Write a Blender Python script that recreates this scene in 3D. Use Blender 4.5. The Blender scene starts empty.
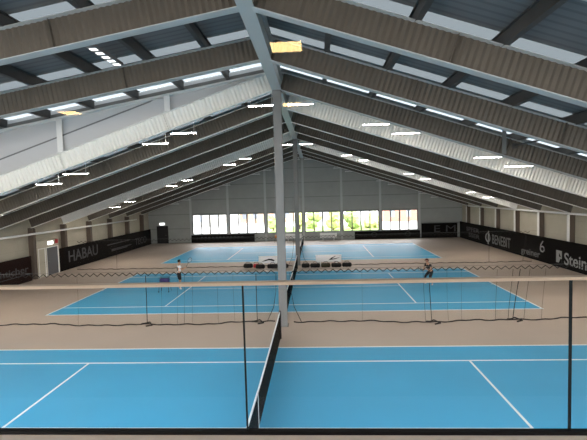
import bpy, bmesh, math, random
from mathutils import Vector, Matrix
random.seed(7)
SC = bpy.context.scene
COL = SC.collection
PI = math.pi

# ------------------------------------------------------------------ materials
def lin(c):
    return tuple(((v/255)/12.92 if v/255 <= .04045 else ((v/255+.055)/1.055)**2.4) for v in c)

def mat(name, rgb, rough=.6, spec=.3, metal=0., noise=0., nscale=3., emit=None, estr=0., bump=0.):
    m = bpy.data.materials.new(name); m.use_nodes = True
    nt = m.node_tree; b = nt.nodes['Principled BSDF']
    c = lin(rgb)
    b.inputs['Base Color'].default_value = (*c, 1)
    b.inputs['Roughness'].default_value = rough
    b.inputs['Specular IOR Level'].default_value = spec
    b.inputs['Metallic'].default_value = metal
    if noise or bump:
        tc = nt.nodes.new('ShaderNodeTexCoord')
        n = nt.nodes.new('ShaderNodeTexNoise'); n.inputs['Scale'].default_value = nscale
        n.inputs['Detail'].default_value = 5
        nt.links.new(tc.outputs['Object'], n.inputs['Vector'])
        if noise:
            r = nt.nodes.new('ShaderNodeMapRange')
            r.inputs['From Min'].default_value = .3; r.inputs['From Max'].default_value = .7
            r.inputs['To Min'].default_value = 1-noise; r.inputs['To Max'].default_value = 1+noise
            nt.links.new(n.outputs['Fac'], r.inputs['Value'])
            mx = nt.nodes.new('ShaderNodeVectorMath'); mx.operation = 'SCALE'
            mx.inputs[0].default_value = c
            nt.links.new(r.outputs['Result'], mx.inputs['Scale'])
            nt.links.new(mx.outputs['Vector'], b.inputs['Base Color'])
        if bump:
            bp = nt.nodes.new('ShaderNodeBump'); bp.inputs['Strength'].default_value = bump
            nt.links.new(n.outputs['Fac'], bp.inputs['Height'])
            nt.links.new(bp.outputs['Normal'], b.inputs['Normal'])
    if emit:
        b.inputs['Emission Color'].default_value = (*lin(emit), 1)
        b.inputs['Emission Strength'].default_value = estr
    return m

def joint_mat(name, rgb, axis, period, width=.03, dark=.72, rough=.6, noise=.05):
    """plain sheet colour with thin darker joints repeating along one object axis"""
    m = mat(name, rgb, rough, noise=noise, nscale=1.2)
    nt = m.node_tree; b = nt.nodes['Principled BSDF']
    src = b.inputs['Base Color'].links[0].from_socket
    tc = nt.nodes.new('ShaderNodeTexCoord'); sp = nt.nodes.new('ShaderNodeSeparateXYZ')
    nt.links.new(tc.outputs['Object'], sp.inputs[0])
    dv = nt.nodes.new('ShaderNodeMath'); dv.operation = 'DIVIDE'; dv.inputs[1].default_value = period
    nt.links.new(sp.outputs[axis], dv.inputs[0])
    fr = nt.nodes.new('ShaderNodeMath'); fr.operation = 'FRACT'; nt.links.new(dv.outputs[0], fr.inputs[0])
    lt = nt.nodes.new('ShaderNodeMath'); lt.operation = 'LESS_THAN'; lt.inputs[1].default_value = width/period
    nt.links.new(fr.outputs[0], lt.inputs[0])
    mr = nt.nodes.new('ShaderNodeMapRange'); mr.inputs['To Min'].default_value = 1; mr.inputs['To Max'].default_value = dark
    nt.links.new(lt.outputs[0], mr.inputs['Value'])
    mx = nt.nodes.new('ShaderNodeVectorMath'); mx.operation = 'SCALE'
    nt.links.new(src, mx.inputs[0]); nt.links.new(mr.outputs['Result'], mx.inputs['Scale'])
    nt.links.new(mx.outputs['Vector'], b.inputs['Base Color'])
    return m

def clear_mat(name, kind, rgb, fac, rough=0., grid=None):
    """mix of see-through and (fac) glossy / diffuse / translucent"""
    m = bpy.data.materials.new(name); m.use_nodes = True
    nt = m.node_tree; nt.nodes.clear()
    o = nt.nodes.new('ShaderNodeOutputMaterial'); mx = nt.nodes.new('ShaderNodeMixShader')
    t = nt.nodes.new('ShaderNodeBsdfTransparent')
    s = nt.nodes.new({'g': 'ShaderNodeBsdfAnisotropic', 'd': 'ShaderNodeBsdfDiffuse'}[kind])
    s.inputs['Color'].default_value = (*lin(rgb), 1)
    if kind == 'g': s.inputs['Roughness'].default_value = rough
    mx.inputs[0].default_value = fac
    nt.links.new(t.outputs[0], mx.inputs[1]); nt.links.new(s.outputs[0], mx.inputs[2])
    nt.links.new(mx.outputs[0], o.inputs[0])
    return m

def translucent_mat(name, rgb, down=.25):
    m = bpy.data.materials.new(name); m.use_nodes = True
    nt = m.node_tree; nt.nodes.clear()
    o = nt.nodes.new('ShaderNodeOutputMaterial'); mx = nt.nodes.new('ShaderNodeMixShader')
    t = nt.nodes.new('ShaderNodeBsdfTranslucent'); d = nt.nodes.new('ShaderNodeBsdfDiffuse')
    t.inputs['Color'].default_value = (*lin(rgb), 1); d.inputs['Color'].default_value = (*lin(rgb), 1)
    mx.inputs[0].default_value = down
    nt.links.new(t.outputs[0], mx.inputs[1]); nt.links.new(d.outputs[0], mx.inputs[2])
    nt.links.new(mx.outputs[0], o.inputs[0])
    return m

M = dict(
    floor=mat('beige_floor', (186,167,150), .55, .3, noise=.04, nscale=.35),
    court=mat('blue_court_paint', (64,166,206), .5, .3, noise=.05, nscale=.3),
    line=mat('white_line_paint', (236,238,236), .5),
    dark_web=mat('brown_grey_web', (95,88,79), .6, .3, noise=.06, nscale=.8),
    white_far_lift=mat('white_far_lift_web', (246,245,240), .5),  # brighter white for the far webs, making up for the weaker light there
    white_web=mat('white_web', (230,227,219), .5),
    flange=mat('pale_blue_grey_steel', (172,174,172), .45),
    far_flange=mat('white_flange', (232,231,226), .5),
    steel=mat('light_grey_steel', (116,115,112), .5, noise=.03),
    deck=joint_mat('grey_roof_deck', (110,111,112), 'Y', .28, .09, .75),
    purlin=mat('dark_purlin_steel', (70,68,66), .5, noise=.1),
    wall=joint_mat('cream_wall_panel', (182,174,156), 'Z', 1.1, .02, .86),
    wall_far=joint_mat('grey_far_panel', (148,150,146), 'Z', 1.75, .07, .6),
    infill=mat('white_cladding', (196,196,196), .6),
    groove=mat('grey_groove', (120,120,120), .7),
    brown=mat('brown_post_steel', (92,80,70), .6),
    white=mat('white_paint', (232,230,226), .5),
    rail=mat('pale_timber_rail', (226,208,188), .45, noise=.06, nscale=9),
    joint=mat('dark_joint', (40,44,46), .7, .1),
    sill=mat('pale_sill', (250,236,226), .5),
    letter_mid=mat('mid_grey_lettering', (100,100,98), .6),
    black=mat('black_rubber', (12,12,13), .6),
    banner=mat('black_banner', (13,11,11), .85, .08),
    banner_red=mat('dark_maroon_banner', (34,20,18), .85, .08),
    letter=mat('grey_lettering', (150,150,148), .6),
    letter_dim=mat('dim_grey_lettering', (62,62,64), .6),
    rope=mat('dark_rope', (34,31,30), .8),
    net=clear_mat('divider_netting', 'd', (60,56,52), .045),
    tnet=clear_mat('tennis_netting', 'd', (14,15,17), .8),
    glass=clear_mat('clear_glass', 'g', (255,250,245), .04, 0.),
    wglass=clear_mat('window_glass', 'g', (255,255,255), .05, 0.),
    sky_sheet=translucent_mat('translucent_sheet', (66,68,68)),
    bright_sheet=translucent_mat('bright_translucent_sheet', (112,114,114)),
    lamp_body=mat('white_lamp_housing', (230,230,226), .5),
    tube=mat('lit_tube', (255,255,255), emit=(255,248,238), estr=46),
    tube_off=mat('unlit_tube', (200,200,198), .4),
    led=mat('led_lens', (255,255,255), emit=(255,252,245), estr=.6),
    downlight=mat('warm_downlight', (255,220,150), emit=(255,212,146), estr=14),
    gal_wall=mat('gallery_plaster', (96,84,72), .8),
    gal_floor=mat('gallery_floor', (200,182,166), .6, noise=.04),
    grey_door=mat('grey_door', (84,84,88), .5),
    black_door=mat('black_door', (26,24,24), .6),
    sign_white=mat('lit_sign', (250,250,250), emit=(255,255,255), estr=1.2),
    red=mat('red_plastic', (176,40,46), .5),
    bench_dark=mat('dark_bench_slats', (36,32,29), .6, noise=.2, nscale=20),
    bag=mat('black_bag_fabric', (20,19,20), .8),
    bag_olive=mat('olive_bag_fabric', (52,50,34), .8),
    purple=mat('purple_fabric', (70,60,120), .7),
    orange=mat('orange_plastic', (206,130,30), .5),
    skin=mat('skin', (196,150,122), .55),
    hair=mat('dark_hair', (28,22,19), .7),
    shirt_w=mat('white_shirt_cloth', (232,232,232), .8),
    shirt_b=mat('black_cloth', (20,20,22), .8),
    cap=mat('dark_red_cap', (96,28,30), .7),
    shoe=mat('white_shoe', (226,224,220), .6),
    eye=mat('eye', (30,24,20), .3), lip=mat('lip', (150,84,74), .5),
    yellow=mat('yellow_ball_felt', (200,214,60), .9),
    grass=mat('outdoor_grass', (140,158,80), .9, noise=.15, nscale=.4),
    paving=mat('outdoor_paving', (196,188,180), .9, noise=.05),
    bush=mat('green_leaves', (160,172,110), .9, noise=.3, nscale=3),
    bush_y=mat('yellow_green_leaves', (188,186,124), .9, noise=.3, nscale=3),
    facade=mat('white_facade', (168,164,158), .9), facade_o=mat('peach_facade', (180,150,124), .9),
    facade_r=mat('red_brick_facade', (176,122,104), .9), bark=mat('bark', (90,70,54), .9),
    win_dark=mat('dark_window', (120,124,130), .3),
)

# ------------------------------------------------------------------ mesh helpers
class MB:
    def __init__(s): s.bm = bmesh.new()
    def face(s, pts):
        vs = [s.bm.verts.new(p) for p in pts]
        try: return s.bm.faces.new(vs)
        except ValueError: return None
    def box(s, x0, x1, y0, y1, z0, z1, mtx=None):
        P = [Vector((x, y, z)) for x in (x0, x1) for y in (y0, y1) for z in (z0, z1)]
        if mtx: P = [mtx @ p for p in P]
        v = [s.bm.verts.new(p) for p in P]
        for f in ((0,1,3,2),(4,6,7,5),(0,4,5,1),(2,3,7,6),(0,2,6,4),(1,5,7,3)):
            s.bm.faces.new([v[i] for i in f])
        return s
    def prism(s, poly, h, axis='y', base=0.):
        """poly of 2-D points extruded along an axis: axis y -> (x,z); x -> (y,z); z -> (x,y)"""
        def P(a, b, c): return {'y': (a, c, b), 'x': (c, a, b), 'z': (a, b, c)}[axis]
        A = [s.bm.verts.new(P(a, b, base)) for a, b in poly]; B = [s.bm.verts.new(P(a, b, base+h)) for a, b in poly]
        n = len(poly)
        s.bm.faces.new(A[::-1]); s.bm.faces.new(B)
        for i in range(n): s.bm.faces.new((A[i], A[(i+1) % n], B[(i+1) % n], B[i]))
        return s
    def tube(s, path, r, seg=6, cap=True):
        path = [Vector(p) for p in path]; rings = []
        for i, p in enumerate(path):
            d = (path[min(i+1, len(path)-1)] - path[max(i-1, 0)]).normalized()
            a = d.cross(Vector((0, 0, 1)))
            if a.length < .05: a = d.cross(Vector((0, 1, 0)))
            a.normalize(); b = d.cross(a)
            rr = r[i] if isinstance(r, (list, tuple)) else r
            rings.append([s.bm.verts.new(p + rr*(math.cos(2*PI*k/seg)*a + math.sin(2*PI*k/seg)*b)) for k in range(seg)])
        for A, B in zip(rings, rings[1:]):
            for k in range(seg): s.bm.faces.new((A[k], A[(k+1) % seg], B[(k+1) % seg], B[k]))
        if cap: s.bm.faces.new(rings[0][::-1]); s.bm.faces.new(rings[-1])
        return s
    def ball(s, c, r, seg=12, sc=(1,1,1), mtx=None):
        m = Matrix.Translation(c) @ (mtx or Matrix()) @ Matrix.Diagonal((*sc, 1))
        bmesh.ops.create_uvsphere(s.bm, u_segments=seg, v_segments=max(6, seg*2//3), radius=r, matrix=m)
        return s
    def build(s, name, m, parent=None, smooth=False, bevel=0.):
        if bevel:
            bmesh.ops.bevel(s.bm, geom=list(s.bm.edges), offset=bevel, segments=2, affect='EDGES', profile=.6, clamp_overlap=True)
        bmesh.ops.recalc_face_normals(s.bm, faces=s.bm.faces)
        me = bpy.data.meshes.new(name); s.bm.to_mesh(me); s.bm.free()
        if smooth:
            for p in me.polygons: p.use_smooth = True
        me.materials.append(m)
        o = bpy.data.objects.new(name, me); COL.objects.link(o)
        if parent: o.parent = parent
        return o

def tag(o, label, cat, group=None):
    o['label'] = label; o['category'] = cat
    if group: o['group'] = group
    return o
def thing(name, label, cat, loc=(0,0,0), rz=0., group=None):
    o = bpy.data.objects.new(name, None); COL.objects.link(o)
    o.empty_display_size = .2
    o.location = loc; o.rotation_euler = (0, 0, rz)
    return tag(o, label, cat, group)
def struct(o): o['kind'] = 'structure'; return o
def copy_tree(o, parent=None):
    c = o.copy(); COL.objects.link(c)
    if parent: c.parent = parent
    for ch in list(o.children): copy_tree(ch, c)
    return c
def text(body, size, m, parent, mtx, name='lettering', width=None, ext=.004, fat=.012):
    cu = bpy.data.curves.new(name, 'FONT'); cu.body = body; cu.size = size; cu.extrude = ext
    cu.offset = fat*size
    t = bpy.data.objects.new(name, cu); COL.objects.link(t)
    me = bpy.data.meshes.new_from_object(t.evaluated_get(bpy.context.evaluated_depsgraph_get()))
    bpy.data.objects.remove(t)
    xs = [v.co.x for v in me.vertices]; k = (width/(max(xs)-min(xs))) if width else 1
    x0 = min(xs)
    me.transform(mtx @ Matrix.Diagonal((k, 1, 1, 1)) @ Matrix.Translation((-x0, 0, 0)))
    me.materials.clear(); me.materials.append(m)
    o = bpy.data.objects.new(name, me); COL.objects.link(o); o.parent = parent
    return o
ORD = ['first','second','third','fourth','fifth','sixth','seventh','eighth','ninth','tenth','eleventh','twelfth','thirteenth','fourteenth']

# ------------------------------------------------------------------ camera
CX, CH, YAW, PITCH, ROLL, F = 1.491, 5.580, -.0523, -.0586, .02755, 430.1
cam = bpy.data.cameras.new('camera'); co = bpy.data.objects.new('camera', cam); COL.objects.link(co)
fw = Vector((math.sin(YAW)*math.cos(PITCH), math.cos(YAW)*math.cos(PITCH), math.sin(PITCH)))
r = Vector((math.cos(YAW), -math.sin(YAW), 0)); u = r.cross(fw)
r2 = math.cos(ROLL)*r - math.sin(ROLL)*u; u2 = math.sin(ROLL)*r + math.cos(ROLL)*u
mw = Matrix((r2, u2, -fw)).transposed().to_4x4(); mw.translation = (CX, 0, CH)
co.matrix_world = mw
cam.sensor_width = 36; cam.lens = 36*F/587; cam.clip_start = .05; cam.clip_end = 500
SC.camera = co

# ------------------------------------------------------------------ dimensions
XR, XL, YF, YG = 18.85, -19.15, 52.0, 1.5        # right wall, left wall, far wall, gallery glass
COURT_Y = (9.95, 25.64, 41.50)
FR = [2.36 + 3.92*i for i in range(13)]          # rafter lines; FR[2] = 10.2
FR = [y for y in FR if y < 50.5]
SL, SH = math.tan(math.radians(18.25)), math.tan(math.radians(9.5))
ZB = 9.97                                        # underside of the rafters at the ridge
WEB, PUR = .75, .37
STEP = 18.2                                      # where the left roof changes pitch
def zb(x, near=False): return ZB - abs(x)*(SH if (near and x < 0) else SL)

# ------------------------------------------------------------------ floor and walls
struct(MB().box(XL, XR, YG, YF, -.2, 0).build('floor', M['floor']))
# right wall
struct(MB().box(XR, XR+.2, YG, YF, 0, zb(XR)+WEB+PUR-.02).build('wall_right', M['wall']))
wl = struct(MB().box(XL-.2, XL, YG, YF, 0, zb(XL)+WEB+PUR-.02).build('wall_left', M['wall']))
MB().box(XL-.2, XL, YG, STEP, zb(XL)+WEB+PUR-.02, zb(XL, True)+WEB+PUR-.02).build('upper_panel', M['wall'], wl)
# far wall with a band of windows
WX, WZ0, WZ1 = 13.85, 1.02, 3.44
wf = MB()
top = lambda x: zb(x)+WEB+PUR-.02
wf.prism([(XL, 0), (XR, 0), (XR, WZ0), (XL, WZ0)], .2, 'y', YF)
wf.prism([(XL, WZ0), (-WX, WZ0), (-WX, WZ1), (XL, WZ1)], .2, 'y', YF)
wf.prism([(WX, WZ0), (XR, WZ0), (XR, WZ1), (WX, WZ1)], .2, 'y', YF)
wf.prism([(XL, WZ1), (XR, WZ1), (XR, top(XR)), (0, top(0)), (XL, top(XL))], .2, 'y', YF)
struct(wf.build('wall_back', M['wall_far']))
for i in range(6):
    x0 = -13.8 + 4.6*i + .17; x1 = x0 + 4.26
    fr = MB()
    for (a, b, c, d) in ((x0, x1, WZ0, WZ0+.07), (x0, x1, WZ1-.07, WZ1), (x0, x0+.07, WZ0, WZ1), (x1-.07, x1, WZ0, WZ1)):
        fr.box(a, b, YF+.02, YF+.1, c, d)
    for k in range(1, 4):
        xm = x0 + (x1-x0)*k/4; w = .085 if k == 2 else .06
        fr.box(xm-w, xm+w, YF+.01, YF+.1, WZ0+.07, WZ1-.07)
    w = struct(fr.build('window_%d' % (i+1), M['steel']))
    for k in range(4):
        a = x0 + (x1-x0)*k/4 + .03; b = x0 + (x1-x0)*(k+1)/4 - .03
        MB().box(a, b, YF+.06, YF+.07, WZ0+.06, WZ1-.06).build('pane', M['wglass'], w)
    # wall strip between two windows
for i in range(7):
    x = -13.8 + 4.6*i
    t = thing('gable_post', '%s grey steel post of the far window wall, counted from its left end' % ORD[i], 'post', (x, YF, 0), 0, 'posts of the far window wall')
    MB().box(-.17, .17, 0, .18, WZ0, WZ1).build('window_pier', M['steel'], t)
    MB().box(-.13, .13, -.16, -.13, .02, zb(x)+WEB-.05).build('flange', M['flange'], t)
    MB().box(-.015, .015, -.13, -.005, .02, zb(x)+WEB-.05).build('web', M['groove'], t)

# unseen near end wall: gallery glazing, plus openings added to bring daylight in
GX0, GX1, GZ0, GZ1 = -3.2, 6.2, 4.70, 6.70
we = MB()
we.prism([(XL, 0), (XR, 0), (XR, 2.2), (XL, 2.2)], .15, 'y', YG-.15)
for k in range(9):
    x = -18.6 + 4.6*k
    if GX0 < x < GX1: we.box(x-.1, x+.1, YG-.2, YG-.05, .4, 3.9); we.box(x-.1, x+.1, YG-.2, YG-.05, GZ1+.15, zb(x, True)+WEB)
    else: we.box(x-.1, x+.1, YG-.2, YG-.05, .4, zb(x, True)+WEB)
for (a, b) in ((XL, GX0-.15), (GX1+.15, XR)): we.box(a, b, YG-.18, YG-.08, 3.9, 4.1)
we.box(GX0, GX1, YG-.28, YG-.02, 3.9, GZ0-.12)
struct(we.build('wall_front', M['steel']))

# ------------------------------------------------------------------ gallery (where the viewer stands)
GB = -3.6
struct(MB().box(GX0, GX1, GB, YG-.15, 3.9, 4.1).build('floor_gallery', M['gal_floor']))
struct(MB().box(GX0, GX1, GB, YG-.02, GZ1, GZ1+.15).build('ceiling_gallery', M['gal_wall']))
struct(MB().box(GX0, GX1, GB-.15, GB, 4.1, GZ1).build('wall_gallery_back', M['gal_wall']))
struct(MB().box(GX0-.15, GX0, GB, -1.7, 4.1, GZ1).box(GX0-.15, GX0, .9, YG-.15, 4.1, GZ1).build('wall_gallery_left', M['gal_wall']))  # gap in this unseen wall added so daylight reaches the handrail
struct(MB().box(GX1, GX1+.15, GB, -1.7, 4.1, GZ1).box(GX1, GX1+.15, .9, YG-.15, 4.1, GZ1).build('wall_gallery_right', M['gal_wall']))  # matching gap, also added to light the handrail
struct(MB().box(GX0, GX1, YG-.28, YG-.013, GZ0-.12, GZ0+.022).build('trim_1', M['sill']))
g = struct(MB().box(GX0, GX1, YG-.012, YG+.012, GZ0-.1, GZ0+.034).build('window_7', M['black']))
MB().box(GX0, GX1, YG-.016, YG+.016, 5.265, 5.277).build('handrail', M['rail'], g, bevel=.003)
jx = [GX0, -1.03, .10, 1.225, 2.355, 3.48, 4.61, GX1]
for a, b in zip(jx, jx[1:]):
    q = MB(); q.face([(a+.002, YG, GZ0+.03), (b-.002, YG, GZ0+.03), (b-.002, YG, 5.267), (a+.002, YG, 5.267)])
    q.build('glass_pane', M['glass'], g)
    if b < GX1: MB().box(b-.0025, b+.0025, YG-.006, YG+.006, GZ0+.03, 5.267).build('pane_joint', M['joint'], g)
q = MB(); q.face([(GX0, YG, 5.275), (GX1, YG, 5.275), (GX1, YG, GZ1), (GX0, YG, GZ1)])
q.build('glass_pane', M['glass'], g)
dl = None
for i, (x, y) in enumerate([(1.30, -.29), (1.23, -2.35), (-1.57, -2.35), (-1.57, -.27)]):
    lab = 'square warm recessed downlight in the gallery ceiling, ' + ['over the viewer', 'behind the viewer', 'back left', 'front left'][i]
    if dl is None:
        dl = thing('recessed_downlight', lab, 'light', (x, y, GZ1), 0, 'gallery downlights')
        MB().box(-.115, .115, -.115, .115, -.012, -.002).build('diffuser', M['downlight'], dl)
        f = MB()
        for (a, b, c, d) in ((-.14, .14, .115, .14), (-.14, .14, -.14, -.115), (-.14, -.115, -.115, .115), (.115, .14, -.115, .115)): f.box(a, b, c, d, -.014, 0)
        f.build('frame', M['white'], dl)
    else:
        c = copy_tree(dl); c.location = (x, y, GZ1); c['label'] = lab

# ------------------------------------------------------------------ roof deck and rooflights
def deck_strip(mb, xa, xb, y0, y1, near):
    za, zb_ = zb(xa, near)+WEB+PUR, zb(xb, near)+WEB+PUR
    mb.face([(xa, y0, za), (xb, y0, zb_), (xb, y1, zb_), (xa, y1, za)])
rd = MB(); strips = []
cuts = [(y+(.12 if i != 4 else -.3), y+.75) for i, y in enumerate(FR)]
for side in (-1, 1):
    xe = XL if side < 0 else XR
    y = YG-.15
    for (a, b) in cuts:
        for (p, q, kind) in ((y, a, 0), (a, b, 1)):
            # the left roof changes pitch at STEP
            segs = [(p, q)]
            if side < 0 and p < STEP < q: segs = [(p, STEP), (STEP, q)]
            for (s0, s1) in segs:
                near = side < 0 and s1 <= STEP+.001
                if kind == 0: deck_strip(rd, 0, xe, s0, s1, near)
                else: strips.append((side, xe, s0, s1, near))
        y = b
    deck_strip(rd, 0, xe, y, YF+.2, False)
ceil = struct(rd.build('ceiling', M['deck']))
for (side, xe, s0, s1, near) in strips:
    m_ = MB(); deck_strip(m_, 0, xe, s0, s1, near); m_.build('rooflight_sheet', M['bright_sheet' if 17 < s0 < 18.5 else 'sky_sheet'], ceil)

# ------------------------------------------------------------------ rafters (corrugated web beams)
def rafter_meshes(side, tn, white, xe, far):
    a = math.atan(tn); nx, nz = side*math.sin(a), math.cos(a)
    x0 = .12; L = abs(xe) - x0
    n = int(L/.155*4)
    web = MB(); prev = None
    for i in range(n+1):
        s = x0 + L*i/n; ph = (i % 4)
        yo = (0, .02, 0, -.02)[ph]
        b = Vector((side*s, yo, -s*tn)); t = b + Vector((nx, 0, nz))*WEB*math.cos(a)
        if t.x*side < 0.02: t.x = side*.02
        v = (web.bm.verts.new(b), web.bm.verts.new(t))
        if prev: web.bm.faces.new((prev[0], v[0], v[1], prev[1]))
        prev = v
    def fl(z0, z1, w):
        f = MB(); f.prism([(side*x0, -x0*tn+z0), (side*(x0+L), -(x0+L)*tn+z0), (side*(x0+L), -(x0+L)*tn+z1), (side*x0, -x0*tn+z1)], w, 'y', -w/2)
        return f
    stiffs = []
    for s in (4.6, 9.2, 13.8):
        stiff = MB(); stiffs.append(stiff); m_ = Matrix.Translation((side*s, 0, -s*tn)) @ Matrix.Rotation(side*a, 4, 'Y')
        stiff.box(-.006, .006, -.12, -.03, .0, WEB*.93, m_)
    wm = (M['white_far_lift'] if white == 2 else M['white_web']) if white else M['dark_web']
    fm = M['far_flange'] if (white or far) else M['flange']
    return [('web', web, wm), ('bottom_flange', fl(-.022, 0, .29), fm), ('top_flange', fl(WEB-.02, WEB, .26), fm)] + [('stiffener', q_, wm) for q_ in stiffs]
protos = {}
for i, y in enumerate(FR):
    for side in (-1, 1):
        near = side < 0 and y < STEP-1
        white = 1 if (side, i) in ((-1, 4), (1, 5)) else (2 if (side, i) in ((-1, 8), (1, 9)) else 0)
        key = (side, near, white, i > 4)
        sd = 'left' if side < 0 else 'right'
        lab = '%s corrugated-web steel rafter, %s from the gallery on the %s roof slope' % ('white' if white else ('brown-grey' if i < 5 else 'dark grey'), ORD[i], sd)
        if key not in protos:
            t = thing('roof_rafter', lab, 'beam', (0, y, ZB), 0, 'rafters of the %s roof slope' % sd)
            xe = (XL+.25) if side < 0 else (XR-.25)
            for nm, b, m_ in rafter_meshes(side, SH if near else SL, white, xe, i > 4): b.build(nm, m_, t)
            protos[key] = t
        else:
            c = copy_tree(protos[key]); c.location = (0, y, ZB); c['label'] = lab
# ridge girder
YE = YF-.3
t = thing('ridge_girder', 'long blue-grey steel ridge girder running down the middle of the roof', 'beam', (0, 0, ZB))
MB().box(-.19, .19, YG, YE, -.07, -.03).build('bottom_flange', M['flange'], t)
MB().box(-.02, .02, YG, YE, -.03, .96).build('web', M['flange'], t)
MB().box(-.15, .15, YG, YE, .96, 1.0).build('top_flange', M['flange'], t)
# columns under the ridge
for i, y in enumerate((18.1, 33.8)):
    lab = ['white steel column under the ridge, nearer one, behind the first tennis court', 'white steel column under the ridge, farther one, behind the second tennis court'][i]
    if i == 0:
        c0 = thing('roof_column', lab, 'column', (0, y, 0), 0, 'columns under the ridge')
        f = MB(); f.box(-.17, .17, -.17, -.145, .03, ZB-.09); f.box(-.17, .17, .145, .17, .03, ZB-.09); f.build('flange', M['steel'], c0)
        MB().box(-.15, .15, -.145, .145, .03, ZB-.09).build('web', M['steel'], c0)
        MB().box(-.22, .22, -.22, .22, 0, .03).build('base_plate', M['steel'], c0)
        MB().box(-.2, .2, -.2, .2, ZB-.09, ZB-.07).build('cap_plate', M['groove'], c0)
    else:
        c = copy_tree(c0); c.location = (0, y, 0); c['label'] = lab

# purlins
def purlin(x, y0, y1, near, lab, grp, m_):
    z = zb(x, near)+WEB
    o = MB()
    o.box(-.075, .075, 0, y1-y0, 0, .02); o.box(-.075, .075, 0, y1-y0, PUR-.04, PUR-.02); o.box(-.02, .02, 0, y1-y0, .02, PUR-.04)
    b = o.build('roof_purlin', m_); b.location = (x, y0, z)
    tag(b, lab, 'purlin', grp)
for k in range(9):
    x = 1.98 + 1.935*k
    purlin(x, YG, YF-.05, False, '%s dark steel purlin down from the ridge, right roof slope' % ORD[k], 'purlins of the right roof slope', M['purlin'])
    purlin(-x, YG, STEP-.15, True, '%s dark steel purlin down from the ridge, shallow near part of left roof' % ORD[k], 'purlins of the near left roof', M['purlin'])
    purlin(-x, STEP+.05, YF-.05, False, '%s dark steel purlin down from the ridge, steep far part of left roof' % ORD[k], 'purlins of the far left roof', M['purlin'])

# white gable infill where the left roof changes pitch
inf = MB()
zt = lambda x: zb(x, True)+WEB+PUR-.01
zl = lambda x: zb(x)+WEB-.0
inf.prism([(-.2, zl(-.2)), (XL, zl(XL)), (XL, zt(XL)), (-.2, zt(-.2))], .05, 'y', STEP-.03)
wi = struct(inf.build('wall_gable_step', M['infill']))
gr = MB(); gr.prism([(-5.4, zl(-5.4)+.72), (XL, zl(XL)+.72), (XL, zl(XL)+.78), (-5.2, zl(-5.2)+.78)], .02, 'y', STEP-.05)
gr.build('panel_joint', M['groove'], wi)
t = thing('eaves_beam', 'pale grey steel beam along the top of the white gable step on the left', 'beam', (0, STEP-.2, 0))
MB().prism([(-.3, zb(-.3,True)+.66), (XL+.3, zb(XL+.3,True)+.66), (XL+.3, zb(XL+.3,True)+.72), (-.3, zb(-.3,True)+.72)], .3, 'y', -.14).build('flange', M['far_flange'], t)
MB().prism([(-.3, zb(-.3,True)+.72), (XL+.3, zb(XL+.3,True)+.72), (XL+.3, zb(XL+.3,True)+.9), (-.3, zb(-.3,True)+.9)], .02, 'y', 0).build('web', M['steel'], t)
for k, x in enumerate((-4.6, -9.3, -13.9)):
    t = thing('stub_post', 'short white steel post on the white left rafter, %s from the ridge' % ORD[k], 'post', (x, STEP-.16, zl(x)), 0, 'stub posts on the white left rafter')
    h = zb(x, True)+.655-zl(x)
    MB().box(-.12, .12, -.12, -.1, 0, h).build('flange', M['white'], t)
    MB().box(-.012, .012, -.1, .1, 0, h).build('web', M['white'], t)
    MB().box(-.16, .16, -.13, .11, 0, .012).build('base_plate', M['white'], t)
t = thing('stub_post', 'short pale steel post in front of a dark rafter on the right', 'post', (9.1, 18.04-.2, zb(9.1)+.02))
MB().box(-.08, .08, -.05, -.03, 0, .95).build('flange', M['steel'], t); MB().box(-.01, .01, -.03, .05, 0, .95).build('web', M['steel'], t)

t = thing('roof_strut', 'thin dark strut spanning between two brown-grey rafters on the right roof slope', 'strut', (0, 0, 0))
MB().tube([(9.62, 14.18, 7.28), (9.6, 17.98, 7.32)], .035, 6).build('rod', M['purlin'], t)
for yy in (14.17, 17.99): MB().box(9.5, 9.72, yy-.012, yy+.012, 7.2, 7.42).build('end_plate', M['purlin'], t)

# side wall posts
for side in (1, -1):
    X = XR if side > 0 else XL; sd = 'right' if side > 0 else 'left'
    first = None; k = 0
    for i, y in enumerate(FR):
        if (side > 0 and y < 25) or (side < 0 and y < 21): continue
        lab = 'brown steel post%s on the %s wall, %s counting from the viewer' % (' with lit-painted edge' if side > 0 else '', sd, ORD[k]); k += 1
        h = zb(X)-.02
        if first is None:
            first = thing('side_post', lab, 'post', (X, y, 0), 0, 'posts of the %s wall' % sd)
            MB().box(-side*.41, -side*.39, -.15, .15, 0, h).build('flange', M['white' if side > 0 else 'brown'], first)  # white on the right posts paints in light on their inner face
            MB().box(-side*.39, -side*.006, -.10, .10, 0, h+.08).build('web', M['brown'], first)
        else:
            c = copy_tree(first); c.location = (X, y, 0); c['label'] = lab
    t = thing('wall_pipe', 'long white pipe running along the upper %s wall' % sd, 'pipe', (0, 0, 0))
    z = 3.83 if side > 0 else 3.3
    xp = X - side*.55
    MB().tube([(xp, 24., z), (xp, 48.3 if side > 0 else 47.2, z)], .07, 8).build('pipe', M['white'], t, True)
    for j in range(6):
        y = FR[6+j]-.0
        MB().box(min(xp, X-side*.41), max(xp, X-side*.41), y-.03, y+.03, z-.1, z-.07).build('bracket', M['steel'], t)

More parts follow.
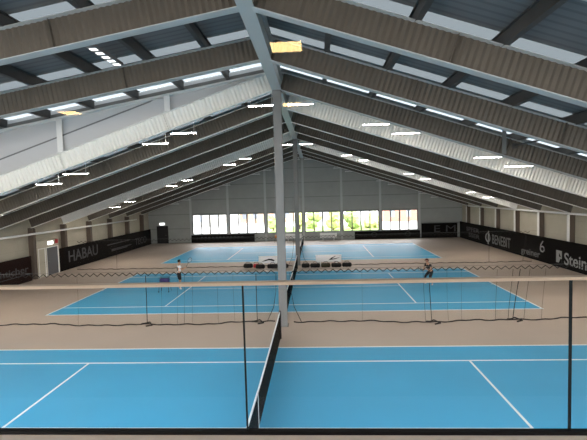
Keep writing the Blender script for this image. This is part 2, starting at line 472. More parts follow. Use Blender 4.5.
# ------------------------------------------------------------------ tennis courts
names = ['nearest, below the gallery window', 'middle, with the two players', 'farthest, by the window wall']
first = None
for i, cy in enumerate(COURT_Y):
    lab = 'blue tennis court with white lines, ' + names[i]
    if first is None:
        first = thing('tennis_court', lab, 'tennis court', (0, cy, 0), 0, 'three blue tennis courts')
        MB().box(-11.9, 11.9, -5.5, 5.5, 0, .004).build('playing_surface', M['court'], first)
        L = MB(); z0, z1 = .004, .007
        for yy in (-5.46, 5.46, -4.115, 4.115): L.box(-11.9, 11.9, yy-.04, yy+.04, z0, z1)
        for xx in (-11.86, 11.86): L.box(xx-.045, xx+.045, -5.5, 5.5, z0, z1)
        for xx in (-6.4, 6.4): L.box(xx-.035, xx+.035, -4.115, 4.115, z0, z1+.0005)
        L.box(-6.4, 6.4, -.03, .03, z0, z1)
        for s in (-1, 1): L.box(min(s*11.82, s*11.7), max(s*11.82, s*11.7), -.025, .025, z0, z1)
        L.build('line_marking', M['line'], first)
    else:
        c = copy_tree(first); c.location = (0, cy, 0); c['label'] = lab
# nets
first = None
for i, cy in enumerate(COURT_Y):
    lab = 'dark tennis net with white top band across the %s court' % ['nearest', 'middle', 'farthest'][i]
    if first is None:
        first = thing('tennis_net', lab, 'net', (0, cy, 0), 0, 'tennis nets')
        N = 24; sag = lambda s: .93 + .14*(abs(s)/6.4)**1.5
        ys = [-6.4+12.8*k/N for k in range(N+1)]
        nb = MB()
        for a, b in zip(ys, ys[1:]): nb.box(-.006, .006, a, b, .03, (sag(a)+sag(b))/2-.02)
        nb.build('netting', M['tnet'], first)
        tb = MB()
        for a, b in zip(ys, ys[1:]):
            tb.prism([(a, sag(a)-.06), (b, sag(b)-.06), (b, sag(b)), (a, sag(a))], .03, 'x', -.015)
        tb.build('top_band', M['line'], first)
        MB().box(-.012, .012, -.03, .03, .01, .92).build('centre_strap', M['line'], first)
        for s in (-1, 1):
            MB().tube([(0, s*6.44, 0), (0, s*6.44, 1.1)], .045, 10).build('post', M['black'], first)
    else:
        c = copy_tree(first); c.location = (0, cy, 0); c['label'] = lab

# ------------------------------------------------------------------ hanging divider nets between the courts
def divider(y0, lab, folds, seed, amp):
    rnd = random.Random(seed)
    t = thing('divider_net', lab, 'divider net', (0, y0, 0), 0, 'hanging court divider nets')
    ph = [rnd.uniform(0, 6.28) for _ in range(4)]
    yw = lambda x: amp*(.55*math.sin(.5*x+ph[0]) + .35*math.sin(1.3*x+ph[1]) + .2*math.sin(3.1*x+ph[2]))
    hem = []
    for side in (-1, 1):
        xs = [side*(.42+(17.85-.42)*k/90) for k in range(91)]
        nb = MB(); prev = None
        for x in xs:
            xt = side*.3 if abs(x) < .5 else x
            col = [nb.bm.verts.new((x*(1-f)+xt*f, yw(x)*(1-f)*(1-f), .02+2.2*f)) for f in (0, .25, .5, 1)]
            if prev:
                for a in range(3): nb.bm.faces.new((prev[a], col[a], col[a+1], prev[a+1]))
            prev = col
        nb.build('netting', M['net'], t, True)
        hem.append(MB().tube([(x, yw(x), .03+.02*math.sin(7*x)) for x in xs], .026, 6).build('bottom_rope', M['rope'], t, True))
        MB().tube([(side*.3, 0, 2.22), (side*.33, .02, 1.4), (side*.45, .03, .7), (side*.75, yw(side*.75), .05)], .013, 6).build('edge_rope', M['rope'], t, True)
        zz = []; n = int(17.4/.165)
        for k in range(n+1): zz.append((side*(.35+.165*k), 0, 2.2 + (.13 if k % 2 else 0)))
        MB().tube(zz, .02, 5).build('lacing_rope', M['rope'], t)
    MB().tube([(-18.5, 0, 2.37), (18.2, 0, 2.37)], .006, 5).build('top_cable', M['steel'], t)
    for (x, rad, lean) in folds:
        MB().tube([(x+lean, 0, 2.2), (x+lean*.6, .0, 1.4), (x+lean*.2, yw(x)*.4, .6), (x, yw(x), .03)], rad, 5).build('gathered_fold', M['rope'], t, True)
    kn = MB()
    for (x, rad, lean) in folds:
        if rad > .0155:
            kn.tube([(x-.25, yw(x-.25), .05), (x-.1, yw(x)-.12, .09), (x+.1, yw(x)+.05, .1), (x+.3, yw(x)-.2, .04), (x+.05, yw(x)-.3, .03)], .03, 6)
    kn.build('rope_tangle', M['rope'], hem[-1], True)
    return t
divider(18.45, 'nearer hanging divider net with dark rope hem lying on the floor', [(-6.1, .016, .02), (-5.4, .005, 0), (-4.7, .005, .03), (-4.4, .006, .06), (-4.05, .005, .06), (-2.9, .004, 0), (-2.2, .004, 0), (-1.2, .016, .02),
    (6.3, .016, -.05), (6.05, .007, -.05), (7.0, .005, 0), (7.6, .004, 0), (9.0, .007, .1), (9.55, .009, .2), (9.75, .016, .3), (10.2, .007, .25), (10.9, .005, .2), (-9.2, .004, 0), (3.4, .004, 0)], 3, .25)
divider(33.42, 'farther hanging divider net, beyond the two players', [(-14.5, .012, 0), (14.6, .012, .1), (17.2, .012, .2)], 5, .15)

# ------------------------------------------------------------------ hanging strip lamps
lamp0 = None
def lamp(x, y, z, lab, grp, up):
    global lamp0
    if lamp0 is None:
        lamp0 = thing('strip_lamp', lab, 'lamp', (x, y, z), 0, grp)
        h = MB(); h.prism([(-.05, .0), (.05, .0), (.09, -.035), (.09, -.06), (-.09, -.06), (-.09, -.035)], 1.2, 'x', -.6)
        hb = h.build('housing', M['lamp_body'], lamp0)
        d = MB(); d.box(-.58, .58, -.07, .07, -.066, -.0605); d.build('tube', M['tube'], hb)
        for s in (-.5, .5): MB().tube([(s, 0, 0), (s, 0, up-.02)], .011, 5).build('hanger', M['white'], lamp0)
        MB().box(-.62, -.6, -.09, .09, -.065, 0).build('end_cap', M['white'], hb)
        MB().box(.6, .62, -.09, .09, -.065, 0).build('end_cap', M['white'], hb)
    else:
        c = copy_tree(lamp0); c.location = (x, y, z); c['label'] = lab; c['group'] = grp
rows = [(4.3, 'gallery end'), (20.0, 'beyond nearer column'), (35.7, 'beyond farther column'), (51.4, 'along far wall')]
for (y, rn) in rows:
    for k in range(-3, 4):
        for j, s in enumerate((-1, 1)):
            x = k*(5.27 if y < 21 and k < 0 else 5.0) + s*(.68 if k else .90)
            near = y < STEP and x < 0
            xm = max(abs(x)-.45, 0); z = ZB - (abs(x)+.1)*(SH if near else SL) + .22
            if y > 50: z -= .1
            if k == 0: z = ZB-.2
            side = 'left' if (k < 0) else ('right' if k > 0 else '')
            place = '%s of the ridge pair' % ('left' if s < 0 else 'right') if k == 0 else '%s pair %s of ridge, %s' % (ORD[abs(k)-1], side, 'upper' if s*k < 0 else 'lower')
            lamp(x, y, z, 'white strip lamp, row %s, %s' % (rn, place), 'hanging strip lamps', .6)
off_mesh = None
for o in [o for o in SC.objects if o.get('category') == 'lamp' and (o.location.y > 50 or o.location.y < 6)]:
    for hb_ in o.children:
        for tb_ in hb_.children:
            if tb_.name.startswith('tube'):
                if off_mesh is None:
                    off_mesh = tb_.data.copy(); off_mesh.materials.clear(); off_mesh.materials.append(M['tube_off'])
                tb_.data = off_mesh
# LED bay light in the near left roof
t = thing('bay_light', 'bright elongated LED bay light under the near left roof', 'lamp', (-4.72, 12.95, zb(-4.72, True)+WEB-.05))
MB().box(-.14, .14, -.9, .9, 0, .1).build('housing', M['groove'], t, bevel=.02)
for k in range(5): MB().box(-.1, .1, -.80+.36*k, -.64+.36*k, -.02, 0).build('lens', M['led'], t)
for s in (-.7, .7): MB().tube([(0, s, .1), (0, s, .38)], .012, 5).build('hanger', M['steel'], t)

# ------------------------------------------------------------------ wall banners
def frame_right(x, y, z): return Matrix(((0, 0, -1, x), (-1, 0, 0, y), (0, 1, 0, z), (0, 0, 0, 1)))
def frame_left(x, y, z): return Matrix(((0, 0, 1, x), (1, 0, 0, y), (0, 1, 0, z), (0, 0, 0, 1)))
def frame_back(x, y, z): return Matrix(((1, 0, 0, x), (0, 0, -1, y), (0, 1, 0, z), (0, 0, 0, 1)))
BRX, BLX = XR-.44, XL+.44
def banner(name_lab, box, m_=None):
    t = thing('advertising_banner', name_lab, 'banner', (0, 0, 0))
    MB().box(*box).build('sheet', m_ or M['banner'], t)
    return t
t = banner('black wall banner on the right lettered Steinb with a square emblem', (BRX, BRX+.02, 25.2, 31.9, .02, 1.93))
text('Steinb', 1.16, M['letter'], t, frame_right(BRX-.003, 30.15, .32), width=3.1)
q = MB(); q.box(BRX-.004, BRX, 30.45, 31.15, .33, 1.18); q.build('emblem', M['letter'], t)
q = MB(); q.prism([(30.45, .33), (30.8, .33), (30.62, .62), (30.45, .62)], .004, 'x', BRX-.008); q.prism([(30.55, .75), (30.78, .75), (30.78, 1.02)], .004, 'x', BRX-.008); q.build('emblem_cutout', M['banner'], t)
t = banner('black wall banner on the right lettered greiner under a looped emblem', (BRX, BRX+.02, 31.9, 37.7, .02, 1.93))
text('greiner', .72, M['letter_mid'], t, frame_right(BRX-.003, 36.35, .28), width=3.0)
q = MB(); pts = []
for k in range(15): a = 2*PI*k/14; pts.append((BRX-.01, 33.0+.27*math.cos(a), 1.0+.2*math.sin(a)))
q.tube(pts, .05, 6); q.tube([(BRX-.01, 33.27, 1.0), (BRX-.01, 33.2, 1.3), (BRX-.01, 32.9, 1.6)], .05, 6); q.build('emblem', M['letter'], t, True)
t = banner('black wall banner on the right lettered BENEBIT beside a round emblem', (BRX, BRX+.02, 37.7, 44.3, .02, 1.93))
text('BENEBIT', 1.25, M['letter_mid'], t, frame_right(BRX-.003, 42.2, .38), width=3.9)
q = MB(); pts = []
for k in range(13): a = 2*PI*k/12; pts.append((BRX-.01, 43.2+.5*math.cos(a), .85+.42*math.sin(a)))
q.tube(pts, .07, 6); q.tube([(BRX-.01, 43.1, .2), (BRX-.01, 43.0, 1.5)], .07, 6); q.build('emblem', M['letter'], t, True)
t = banner('black wall banner at the far end of the right wall with two rows of lettering', (BRX, BRX+.02, 44.3, 51.5, .02, 1.93))
text('SPFER', .62, M['letter_dim'], t, frame_right(BRX-.003, 49.3, 1.05), width=3.8)
text('SSER', .62, M['letter_dim'], t, frame_right(BRX-.003, 48.6, .42), width=3.2)
t = banner('black wall banner on the left lettered HABAU beside the grey door', (BLX-.02, BLX, 32.6, 39.6, .02, 1.87))
text('HABAU', 1.3, M['letter_dim'], t, frame_left(BLX+.003, 33.85, .6), width=4.7)
t = banner('black wall banner on the left with faint grey lines, beyond the HABAU one', (BLX-.02, BLX, 39.6, 46.3, .02, 1.87))
q = MB()
for (a, b, z) in ((40.4, 45.4, 1.15), (41.2, 45.8, .62), (41.2, 44.8, .5)): q.box(BLX, BLX+.003, a, b, z, z+.09)
q.build('faint_lines', M['letter_dim'], t)
t = banner('black wall banner at the far end of the left wall lettered TECO', (BLX-.02, BLX, 46.3, 51.4, .02, 1.87))
text('TECO', 1.05, M['letter_dim'], t, frame_left(BLX+.003, 46.8, .45), width=3.2)
t = banner('dark maroon wall banner on the left wall in front of the doors', (BLX-.02, BLX, 22.8, 29.25, .02, 1.78), M['banner_red'])
text('neichticher', .62, M['letter_dim'], t, frame_left(BLX+.003, 24.6, .72), width=4.3)
q = MB().box(BLX, BLX+.003, 24.2, 29.0, .52, .56); q.build('faint_lines', M['letter_dim'], t)
t = banner('low black banner under the left windows of the far wall', (-13.8, -6.0, YF-.24, YF-.22, .02, .97))
q = MB(); q.box(-13.2, -6.9, YF-.243, YF-.24, .5, .54); q.build('faint_lines', M['letter_dim'], t)
q = MB()
for k in range(12): q.box(-12.6+.45*k, -12.35+.45*k, YF-.243, YF-.24, .6, .72)
q.build('lettering', M['letter_dim'], t)
t = banner('low black banner under the right windows of the far wall', (6.1, 13.85, YF-.24, YF-.22, .02, .97))
q = MB(); q.box(6.6, 13.2, YF-.243, YF-.24, .5, .54)
for xx in (8.4, 12.4):
    pts = [(xx+.3*math.cos(2*PI*k/14), YF-.245, .55+.27*math.sin(2*PI*k/14)) for k in range(15)]
    q.tube(pts, .03, 5)
q.build('emblem', M['letter_dim'], t)
t = banner('tall black banner in the far right corner lettered EM', (14.0, 18.2, YF-.24, YF-.22, .02, 1.75))
text('E M', 1.12, M['letter_dim'], t, frame_back(15.5, YF-.245, .72), width=2.5, fat=.0)

# ------------------------------------------------------------------ doors and signs
po = MB(); po.box(XL, XL+.45, 29.97, 30.05, 0, 2.7); po.box(XL, XL+.45, 32.5, 32.57, 0, 2.7); po.box(XL, XL+.45, 30.9, 31.0, 0, 2.15); po.box(XL, XL+.45, 30.05, 32.5, 2.15, 2.7)
struct(po.build('wall_left_door_surround', M['wall']))
for (n, a, b, m_, hy) in (('door_1', 31.05, 32.45, 'grey_door', 31.18), ('door_2', 30.11, 30.85, 'wall', 30.72)):
    d = struct(MB().box(XL+.36, XL+.41, a, b, .02, 2.1).build(n, M[m_]))
    f = MB(); f.box(XL+.3, XL+.46, a-.05, a, 0, 2.15); f.box(XL+.3, XL+.46, b, b+.05, 0, 2.15); f.box(XL+.3, XL+.46, a, b, 2.1, 2.15); f.build('door_frame', M['white'], d)
    MB().tube([(XL+.41, hy, 1.05), (XL+.47, hy, 1.05), (XL+.47, hy+(.14 if hy > 31 else -.14), 1.05)], .015, 6).build('handle', M['steel'], d)
t = thing('exit_sign', 'small lit white sign above the grey door on the left wall', 'sign', (XL+.45, 31.5, 2.45))
MB().box(0, .06, -.3, .3, -.12, .12).build('housing', M['sign_white'], t)
t = thing('fire_sign', 'small red sign on the left wall just past the grey door', 'sign', (XL+.45, 32.3, 2.5))
MB().box(0, .03, -.17, .17, -.15, .15).build('plate', M['red'], t)
d = struct(MB().box(-18.05, -16.8, YF-.06, YF, .02, 2.1).build('door_3', M['black_door']))
f = MB(); f.box(-18.12, -18.05, YF-.1, YF, 0, 2.17); f.box(-16.8, -16.73, YF-.1, YF, 0, 2.17); f.box(-18.12, -16.73, YF-.1, YF, 2.1, 2.17); f.build('door_frame', M['black_door'], d)
MB().tube([(-16.95, YF-.06, 1.05), (-16.95, YF-.13, 1.05), (-17.1, YF-.13, 1.05)], .015, 6).build('handle', M['steel'], d)
t = thing('exit_sign', 'small lit white sign above the black door in the far left corner', 'sign', (-17.45, YF, 2.42))
MB().box(-.3, .3, -.06, 0, -.12, .12).build('housing', M['sign_white'], t)

# ------------------------------------------------------------------ benches with white printed backs
def bench(loc, lab, w, logo, lines=False):
    t = thing('player_bench', lab, 'bench', loc, 0, 'benches with white backs')
    MB().box(-w/2, w/2, -.02, .02, .38, .93).build('back_panel', M['white'], t, bevel=.008)
    s = MB()
    for k in range(4): s.box(-w/2, w/2, .06+.11*k, .15+.11*k, .40, .43)
    s.build('seat', M['bench_dark'], t)
    for sx in (-1, 1):
        l = MB(); x = sx*(w/2-.35)
        l.box(x-.03, x+.03, -.05, -.02, 0, .5); l.box(x-.03, x+.03, .45, .48, 0, .4); l.box(x-.03, x+.03, -.02, .48, .36, .40)
        l.build('leg', M['white'], t)
    if logo:
        q = MB(); q.prism([(-.62+logo, .50), (-.35+logo, .62), (-.05+logo, .72), (.2+logo, .69), (.42+logo, .60), (.30+logo, .52), (.1+logo, .58), (-.1+logo, .60), (-.35+logo, .53)] if logo < 0 else
            [(-.35+logo, .52), (-.15+logo, .70), (.25+logo, .86), (.05+logo, .72), (-.1+logo, .62), (.2+logo, .66), (.55+logo, .74), (.2+logo, .60), (-.12+logo, .55)], .006, 'y', -.026)
        q.build('printed_mark', M['black'], t)
    if lines:
        q = MB()
        for k in range(9): q.box(-w/2+.2+k*(w-.4)/9, -w/2+.2+(k+.7)*(w-.4)/9, -.024, -.02, .6, .68)
        q.build('printed_words', M['letter'], t)
    return t
bench((-1.95, 32.75, 0), 'bench with white back panel bearing a dark leaf-like mark, left of the columns', 2.1, -.2)
bench((2.38, 32.75, 0), 'bench with white back panel bearing a dark swoosh mark, right of the net', 1.95, .35)
bench((2.93, 51.05, 0), 'bench with white printed back under the far windows, right of the ridge line', 2.0, 0, True)
bench((-1.25, 51.05, 0), 'bench with white printed back under the far windows, left of the ridge line', 2.0, 0, True)
def bag(loc, lab, m_, L=.8, h=.28, w=.32):
    t = thing('sports_bag', lab, 'bag', loc, 0, 'sports bags by the benches')
    b = MB(); n = 8
    pts = [(-L/2+L*k/n, 0, h*.5) for k in range(n+1)]
    b.tube(pts, [h*(.30 if k in (0, n) else .46+.035*math.sin(k*2.1)) for k in range(n+1)], 10); b.build('body', m_, t, True)
    MB().tube([(-.18, 0, h*.9), (-.12, 0, h*1.25), (.12, 0, h*1.25), (.18, 0, h*.9)], .02, 5).build('handle', M['black'], t, True)
    return t
for i, (x, y, m_, L, lab) in enumerate([(-3.85, 32.9, 'bag', .7, 'black sports bag on the floor at the left end of the left bench row'), (-3.22, 32.85, 'red', .42, 'red sports bag between black bags beside the left bench'),
    (-2.85, 32.45, 'bag', .7, 'black sports bag in front of the left bench, left half'), (-1.9, 32.45, 'bag', .8, 'black sports bag in front of the left bench, middle'), (-1.05, 32.45, 'bag', .7, 'black sports bag in front of the left bench, right half'),
    (.62, 32.5, 'bag', .6, 'black sports bag just right of the farther net post'), (1.35, 32.45, 'bag', .75, 'black sports bag in front of the right bench, left end'), (2.15, 32.45, 'bag_olive', .7, 'olive sports bag in front of the right bench'),
    (2.95, 32.45, 'bag', .75, 'black sports bag in front of the right bench, under the swoosh mark'), (3.75, 32.55, 'bag', .7, 'black sports bag past the right end of the right bench')]):
    bag((x, y, 0), lab, M[m_], L, .36)
# ball carts
def ball_cart(loc, lab, m_, liner):
    t = thing('ball_cart', lab, 'ball cart', loc)
    b = MB()
    for k in range(9):
        x = -.26+.065*k; b.tube([(x, -.2, .52), (x, -.2, .86)], .006, 4); b.tube([(x, .2, .52), (x, .2, .86)], .006, 4)
    for z in (.52, .69, .86): b.tube([(-.27, -.2, z), (.27, -.2, z), (.27, .2, z), (-.27, .2, z), (-.27, -.2, z)], .01, 5)
    b.build('basket', m_, t)
    MB().box(-.25, .25, -.18, .18, .53, .80).build('liner', liner, t, bevel=.03)
    lg = {}
    for sx in (-1, 1):
        for sy in (1, -1): lg[sx] = MB().tube([(sx*.26, sy*.19, .52), (sx*.30, sy*.24, .06 if sy < 0 else .02)], .012, 5).build('leg', M['black'], t)
    for sx in (-1, 1): MB().ball((sx*.3, -.24, .045), .035, 8).build('wheel', M['black'], lg[sx])
    return t
ball_cart((-7.62, 25.0, 0), 'dark ball cart with purple liner on thin legs beside the left player', M['black'], M['purple'])
ball_cart((-3.15, 50.6, 0), 'small orange ball cart below the far windows', M['orange'], M['orange'])

# ------------------------------------------------------------------ people
def skin_mesh(name, chains, m_, parent, vox=.012, sub=1):
    """chains: list of (points, radii, parent link) grown into one surface"""
    verts, edges, rad, roots, names = [], [], [], [], {}
    for pts, rs, link in chains:
        prev = names.get(link) if link else None
        for k, (p, r_) in enumerate(zip(pts, rs)):
            nm = None
            if len(p) == 4: nm, p = p[3], p[:3]
            verts.append(p); rad.append(r_); i = len(verts)-1
            if nm: names[nm] = i
            if prev is None: roots.append(i)
            else: edges.append((prev, i))
            prev = i
    me = bpy.data.meshes.new(name); me.from_pydata(verts, edges, [])
    o = bpy.data.objects.new(name, me); COL.objects.link(o)
    sk = o.modifiers.new('skin', 'SKIN'); sk.use_smooth_shade = True
    for v, r_ in zip(me.skin_vertices[0].data, rad):
        v.radius = (r_, r_) if not isinstance(r_, tuple) else r_
    for i in roots: me.skin_vertices[0].data[i].use_root = True
    ss = o.modifiers.new('sub', 'SUBSURF'); ss.levels = sub; ss.render_levels = sub
    rm = o.modifiers.new('remesh', 'REMESH'); rm.mode = 'VOXEL'; rm.voxel_size = vox; rm.use_smooth_shade = True
    new = bpy.data.meshes.new_from_object(o.evaluated_get(bpy.context.evaluated_depsgraph_get()))
    bpy.data.objects.remove(o)
    new.name = name; new.materials.clear(); new.materials.append(m_)
    for p in new.polygons: p.use_smooth = True
    r_ = bpy.data.objects.new(name, new); COL.objects.link(r_); r_.parent = parent
    return r_
def V(*a): return Vector(a)
def hand_chains(wrist, d, up, key):
    """palm, four unequal curled fingers and a thumb leaving the side of the palm; d along the hand, up = thumb side"""
    d = d.normalized(); up = (up - up.dot(d)*d).normalized(); n = d.cross(up)
    out = [([tuple(wrist+d*.04), tuple(wrist+d*.085)], [.03, .034], key)]
    for k, (o, L) in enumerate(((.027, .068), (.009, .076), (-.009, .07), (-.027, .056))):
        b = wrist + d*.08 + up*o
        p1 = b + d*L*.45; p2 = p1 + d*L*.2 + n*L*.3; p3 = p2 - d*L*.1 + n*L*.3
        out.append(([tuple(b), tuple(p1), tuple(p2), tuple(p3)], [.0095, .009, .0085, .0075], None))
    b = wrist + d*.04 + up*.025
    out.append(([tuple(b), tuple(b+up*.03+d*.02), tuple(b+up*.038+d*.05+n*.01)], [.012, .0105, .009], None))
    return out
def person(loc, rz, lab, J, top, bottom, sleeves, hair_m, cap=False, panel=None, long_pants=False):
    t = thing('person', lab, 'person', loc, rz)
    g = {k: V(*v) for k, v in J.items()}
    ch = []
    P = lambda k, nm=None: (*g[k], nm) if nm else tuple(g[k])
    up = (g['neck']-g['pelvis']).normalized()
    hd = g['head']; fwd = V(*J['look']).normalized() if 'look' in J else V(0, 1, 0)
    hu = V(0, 0, 1); hs = fwd.cross(hu).normalized()
    ch.append(([P('pelvis', 'pel'), tuple(g['pelvis'].lerp(g['chest'], .45)), P('chest', 'chest'), P('neck', 'nk'), tuple(g['neck'].lerp(hd, .5)), tuple(hd-hu*.02), tuple(hd+hu*.06)], [(.15, .11), (.135, .10), (.155, .11), (.06, .06), .052, .082, .075], None))
    for s in 'lr':
        ch.append(([P('sh_'+s), tuple(g['sh_'+s].lerp(g['el_'+s], .5)), P('el_'+s), tuple(g['el_'+s].lerp(g['wr_'+s], .5)), P('wr_'+s, 'wr'+s)], [.058, .048, .039, .036, .026], 'chest'))
        ch += hand_chains(g['wr_'+s], g['wr_'+s]-g['el_'+s], V(0, 0, 1) if abs((g['wr_'+s]-g['el_'+s]).normalized().z) < .8 else V(0, 1, 0), 'wr'+s)
        ch.append(([P('hip_'+s), tuple(g['hip_'+s].lerp(g['kn_'+s], .5)), P('kn_'+s), tuple(g['kn_'+s].lerp(g['an_'+s], .4)), P('an_'+s)], [.088, .075, .054, .056, .037], 'pel'))
        ft = V(*J['toe_'+s])
        ch.append(([tuple(g['an_'+s]-V(0, 0, .04)), tuple(g['an_'+s].lerp(ft, .6)-V(0, 0, .015)), tuple(ft)], [.04, .036, .03], None))
        ch.append(([tuple(hd+hs*(.078 if s == 'r' else -.078)-hu*.0), tuple(hd+hs*(.085 if s == 'r' else -.085)+hu*.03)], [.014, .016], None))
    ch.append(([tuple(hd+fwd*.07+hu*.02), tuple(hd+fwd*.098-hu*.015)], [.012, .016], None))     # nose
    ch.append(([tuple(hd+fwd*.045-hu*.07), tuple(hd+fwd*.06-hu*.085)], [.035, .028], None))    # chin
    skin_mesh('body', ch, M['skin'], t)
    for s in (-1, 1): MB().ball(hd+fwd*.079+hs*s*.032+hu*.022, .012, 8).build('eye', M['eye'], t, True)
    MB().ball(hd+fwd*.086-hu*.048, .02, 8, (1.1, .4, .3), Matrix.Rotation(math.atan2(fwd.y, fwd.x)-PI/2, 4, 'Z')).build('mouth', M['lip'], t, True)
    # hair or cap over the back and top of the skull
    q = MB(); q.ball(hd+hu*.045-fwd*.014, .104, 16, (1, 1, .95))
    bmesh.ops.delete(q.bm, geom=[v for v in q.bm.verts if (v.co-hd).dot(fwd) > .045 and (v.co-hd).z < .065 or (v.co-hd).z < (.03 if cap else -.05)], context='VERTS')
    q.build('hair' if not cap else 'cap', hair_m, t, True)
    if cap:
        m_ = Matrix.Translation(hd+hu*.065+fwd*.1) @ Matrix.Rotation(math.atan2(fwd.y, fwd.x)-PI/2, 4, 'Z')
        MB().box(-.07, .07, -.03, .08, -.006, .006, m_).build('cap_brim', hair_m, t, bevel=.005)
        q = MB(); q.ball(hd+hu*.01-fwd*.03, .096, 14, (1, .9, .8))
        bmesh.ops.delete(q.bm, geom=[v for v in q.bm.verts if (v.co-hd).dot(fwd) > .02 or (v.co-hd).z > .05], context='VERTS')
        q.build('hair', M['hair'], t, True)
    # clothes
    sc = [([tuple(g['pelvis']-up*.03)+('a',), tuple(g['pelvis'].lerp(g['chest'], .5)), tuple(g['chest'])+('c',), tuple(g['neck']-up*.05)], [(.165, .125), (.152, .118), (.172, .127), (.078, .075)], None)]
    for s in 'lr':
        e = g['sh_'+s].lerp(g['el_'+s], sleeves)
        sc.append(([P('sh_'+s), tuple(g['sh_'+s].lerp(e, .5)), tuple(e)], [.075, .068, .062], 'c'))
    skin_mesh('shirt', sc, top, t, .012)
    sc = [([tuple(g['pelvis']+up*.12), tuple(g['pelvis']-up*.04)+('p',)], [(.158, .12), (.165, .125)], None)]
    for s in 'lr':
        if long_pants:
            sc.append(([P('hip_'+s), P('kn_'+s), tuple(g['kn_'+s].lerp(g['an_'+s], .9))], [.105, .078, .058], 'p'))
        else:
            sc.append(([P('hip_'+s), tuple(g['hip_'+s].lerp(g['kn_'+s], .5)), tuple(g['hip_'+s].lerp(g['kn_'+s], .88))], [.108, .102, .095], 'p'))
    skin_mesh('trousers' if long_pants else 'shorts', sc, bottom, t, .014)
    for s in 'lr':
        ft = V(*J['toe_'+s]); a = g['an_'+s]
        skin_mesh('shoe', [([tuple(a-V(0, 0, .03)), tuple(a.lerp(ft, .5)-V(0, 0, .02)), tuple(ft)], [.05, .047, .04], None)], M['shoe'], t, .012)
    if panel:
        q = skin_mesh('back_panel', [([tuple(g['pelvis']+up*.1-V(0, .06, 0)), tuple(g['chest']-V(0, .075, 0)), tuple(g['neck']-up*.1-V(0, .04, 0))], [(.07, .075), (.07, .075), (.05, .055)], None)], panel, t, .014)
    return t
def racket(loc, d, n, lab):
    """tennis racket: grip at loc, pointing along d, string plane normal n"""
    d = V(*d).normalized(); n = V(*n); n = (n-n.dot(d)*d).normalized(); s = d.cross(n)
    m_ = Matrix((s, d, n)).transposed().to_4x4(); m_.translation = loc
    t = thing('tennis_racket', lab, 'racket', (0, 0, 0)); t.matrix_world = m_
    MB().tube([(0, -.06, 0), (0, .16, 0)], .017, 8).build('grip', M['black'], t)
    f = MB(); c = .49
    f.tube([(.12*math.sin(2*PI*k/24), c-.165*math.cos(2*PI*k/24), 0) for k in range(25)], .011, 6, False)
    f.tube([(0, .16, 0), (.0, .26, 0), (.06, .35, 0)], .01, 6); f.tube([(0, .26, 0), (-.06, .35, 0)], .01, 6)
    fr_ = f.build('frame', M['black'], t, True)
    q = MB()
    for k in range(-5, 6):
        h = math.sqrt(max(0, 1-(k/6)**2)); q.tube([(.12*k/6, c-.165*h, 0), (.12*k/6, c+.165*h, 0)], .0015, 3); q.tube([(-.12*h, c+.165*k/6, 0), (.12*h, c+.165*k/6, 0)], .0015, 3)
    q.build('strings', M['white'], fr_)
    return t
JL = dict(pelvis=(0, 0, .97), chest=(0, .02, 1.30), neck=(0, .02, 1.52), head=(0, .05, 1.68), look=(0, 1, 0),
    sh_l=(-.20, .02, 1.44), el_l=(-.27, .1, 1.17), wr_l=(-.12, .30, 1.20), sh_r=(.20, .02, 1.44), el_r=(.29, .10, 1.18), wr_r=(.16, .33, 1.27),
    hip_l=(-.10, 0, .90), kn_l=(-.14, .06, .50), an_l=(-.17, 0, .09), toe_l=(-.2, .16, .04), hip_r=(.10, 0, .90), kn_r=(.15, .04, .50), an_r=(.2, -.06, .09), toe_r=(.24, .10, .04))
pl = person((-6.98, 25.75, 0), -PI/2+.55, 'person in white shirt and black shorts holding a racket up, left half of middle court', JL, M['shirt_w'], M['shirt_b'], .55, M['hair'], panel=M['shirt_b'])
W = Matrix.Translation((-6.98, 25.75, 0)) @ Matrix.Rotation(-PI/2+.55, 4, 'Z')
gp = W @ V(.10, .42, 1.30)
racket(gp, W.to_3x3() @ V(.05, .45, .8), W.to_3x3() @ V(1, .2, 0), 'dark tennis racket held up by the player in the white shirt')
JR = dict(pelvis=(0, -.10, .80), chest=(0, .04, 1.10), neck=(0, .14, 1.29), head=(0, .21, 1.43), look=(0, 1, -.08),
    sh_l=(-.20, .10, 1.22), el_l=(-.30, .16, .96), wr_l=(-.07, .40, .95), sh_r=(.20, .10, 1.22), el_r=(.30, .14, .95), wr_r=(.09, .36, .90),
    hip_l=(-.11, -.08, .74), kn_l=(-.22, .16, .45), an_l=(-.25, -.02, .09), toe_l=(-.31, .14, .04), hip_r=(.11, -.08, .74), kn_r=(.22, .16, .45), an_r=(.26, -.02, .09), toe_r=(.32, .14, .04))
person((8.20, 25.9, 0), PI/2+.5, 'person in black clothes and dark red cap crouching ready, right half of middle court', JR, M['shirt_b'], M['shirt_b'], .6, M['cap'], cap=True, long_pants=True)
W = Matrix.Translation((8.20, 25.9, 0)) @ Matrix.Rotation(PI/2+.5, 4, 'Z')
racket(W @ V(.03, .45, .92), W.to_3x3() @ V(-.3, .8, .25), W.to_3x3() @ V(.9, .3, .1), 'dark tennis racket held low by the player in black')
for i, (x, y) in enumerate([(-3.0, 21.2), (5.2, 29.6), (-8.9, 44.2)]): pass

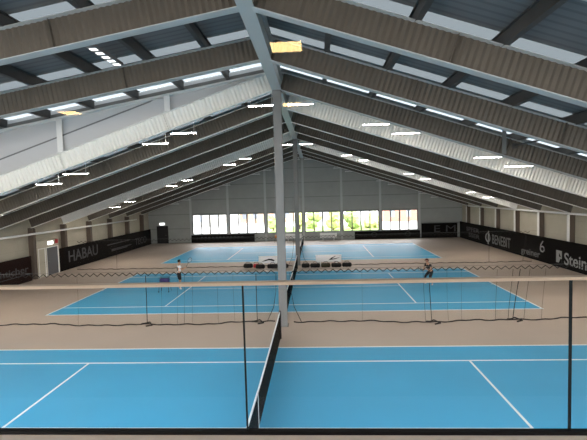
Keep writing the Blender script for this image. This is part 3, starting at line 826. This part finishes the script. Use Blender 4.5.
# ------------------------------------------------------------------ outside, seen through the far windows
struct(MB().box(-110, 110, -90, 150, -.5, -.25).build('ground_outside', M['paving']))  # carried on unseen behind the gallery to cut light from below
lw = MB().box(-6, 12, 57, 78, -.25, -.2).build('lawn_outside', M['grass']); struct(lw)
def block(x0, x1, y, h, m_, lab, roof, cols):
    t = thing('building', lab, 'building', (x0, y, -.25))
    MB().box(0, x1-x0, 0, 8, 0, h).build('wall', m_, t)
    MB().box(-.3, x1-x0+.3, -.3, 8.3, h, h+.35).build('roof', roof, t)
    for c_ in range(cols):
        for rr in range(int(h/2.8)):
            xx = (c_+.5)*(x1-x0)/cols
            MB().box(xx-.5, xx+.5, -.05, -.002, .9+2.8*rr, 2.2+2.8*rr).build('window', M['win_dark'], t)
block(-34, -17, 84, 6, M['facade'], 'white low building outside, behind the leftmost far windows', M['facade_o'], 6)
block(-15, -3.5, 92, 6.5, M['facade_o'], 'peach building outside, behind the second group of far windows', M['facade'], 5)
block(15, 31, 86, 6.5, M['facade_r'], 'red brick building outside, behind the rightmost far windows', M['facade'], 5)
def shrub(x, y, r_, h, m_, lab, seed):
    rnd = random.Random(seed)
    t = thing('garden_bush', lab, 'bush', (x, y, -.22), 0, 'bushes outside')
    q = MB()
    for k in range(10):
        a = rnd.uniform(0, 6.28); d_ = r_*rnd.uniform(.1, .45)
        q.ball((d_*math.cos(a), d_*math.sin(a), h*rnd.uniform(.3, .8)), r_*rnd.uniform(.3, .45), 8, (1, 1, rnd.uniform(.8, 1.2)))
    bmesh.ops.triangulate(q.bm, faces=q.bm.faces)
    for v in q.bm.verts: v.co += Vector((rnd.uniform(-.1, .1), rnd.uniform(-.1, .1), rnd.uniform(-.1, .1)))*r_
    q.build('foliage', m_, t)
    MB().tube([(0, 0, 0), (0, 0, h*.5)], .12, 6).build('stem', M['bark'], t)
for i, (x, y, r_, h, m_) in enumerate([(1.2, 66, 1.8, 3.4, 'bush'), (4.2, 68, 2.2, 4.0, 'bush_y'), (7.2, 70, 2.0, 3.2, 'bush'), (-1.2, 72, 1.5, 3.2, 'bush_y'), (10.5, 72, 2.2, 2.2, 'bush_y'), (-5.5, 70, 1.5, 2.6, 'bush')]):
    shrub(x, y, r_, h, M[m_], '%s bush on the lawn outside, %s' % (['green', 'yellow-green tall', 'green round', 'yellow-green small', 'low yellow-green', 'green small'][i], ['right of the ridge line', 'in the middle of the view', 'third from the ridge line', 'left of the ridge line', 'by the right windows', 'before the peach building'][i]), 20+i)

# ------------------------------------------------------------------ light
w = bpy.data.worlds.new('world'); SC.world = w; w.use_nodes = True
nt = w.node_tree; bg = nt.nodes['Background']
tc = nt.nodes.new('ShaderNodeTexCoord'); sp = nt.nodes.new('ShaderNodeSeparateXYZ'); rp = nt.nodes.new('ShaderNodeValToRGB')
nt.links.new(tc.outputs['Generated'], sp.inputs[0]); nt.links.new(sp.outputs['Z'], rp.inputs[0])
rp.color_ramp.elements[0].position = 0; rp.color_ramp.elements[0].color = (1, .98, .95, 1)
rp.color_ramp.elements[1].position = .6; rp.color_ramp.elements[1].color = (.80, .90, 1, 1)
nt.links.new(rp.outputs[0], bg.inputs['Color']); bg.inputs['Strength'].default_value = 4

SC.view_settings.view_transform = 'Standard'
SC.view_settings.look = 'None'
SC.view_settings.exposure = 1.33
SC.cycles.max_bounces = 10; SC.cycles.diffuse_bounces = 5; SC.cycles.transparent_max_bounces = 24
SC.cycles.sample_clamp_indirect = 8
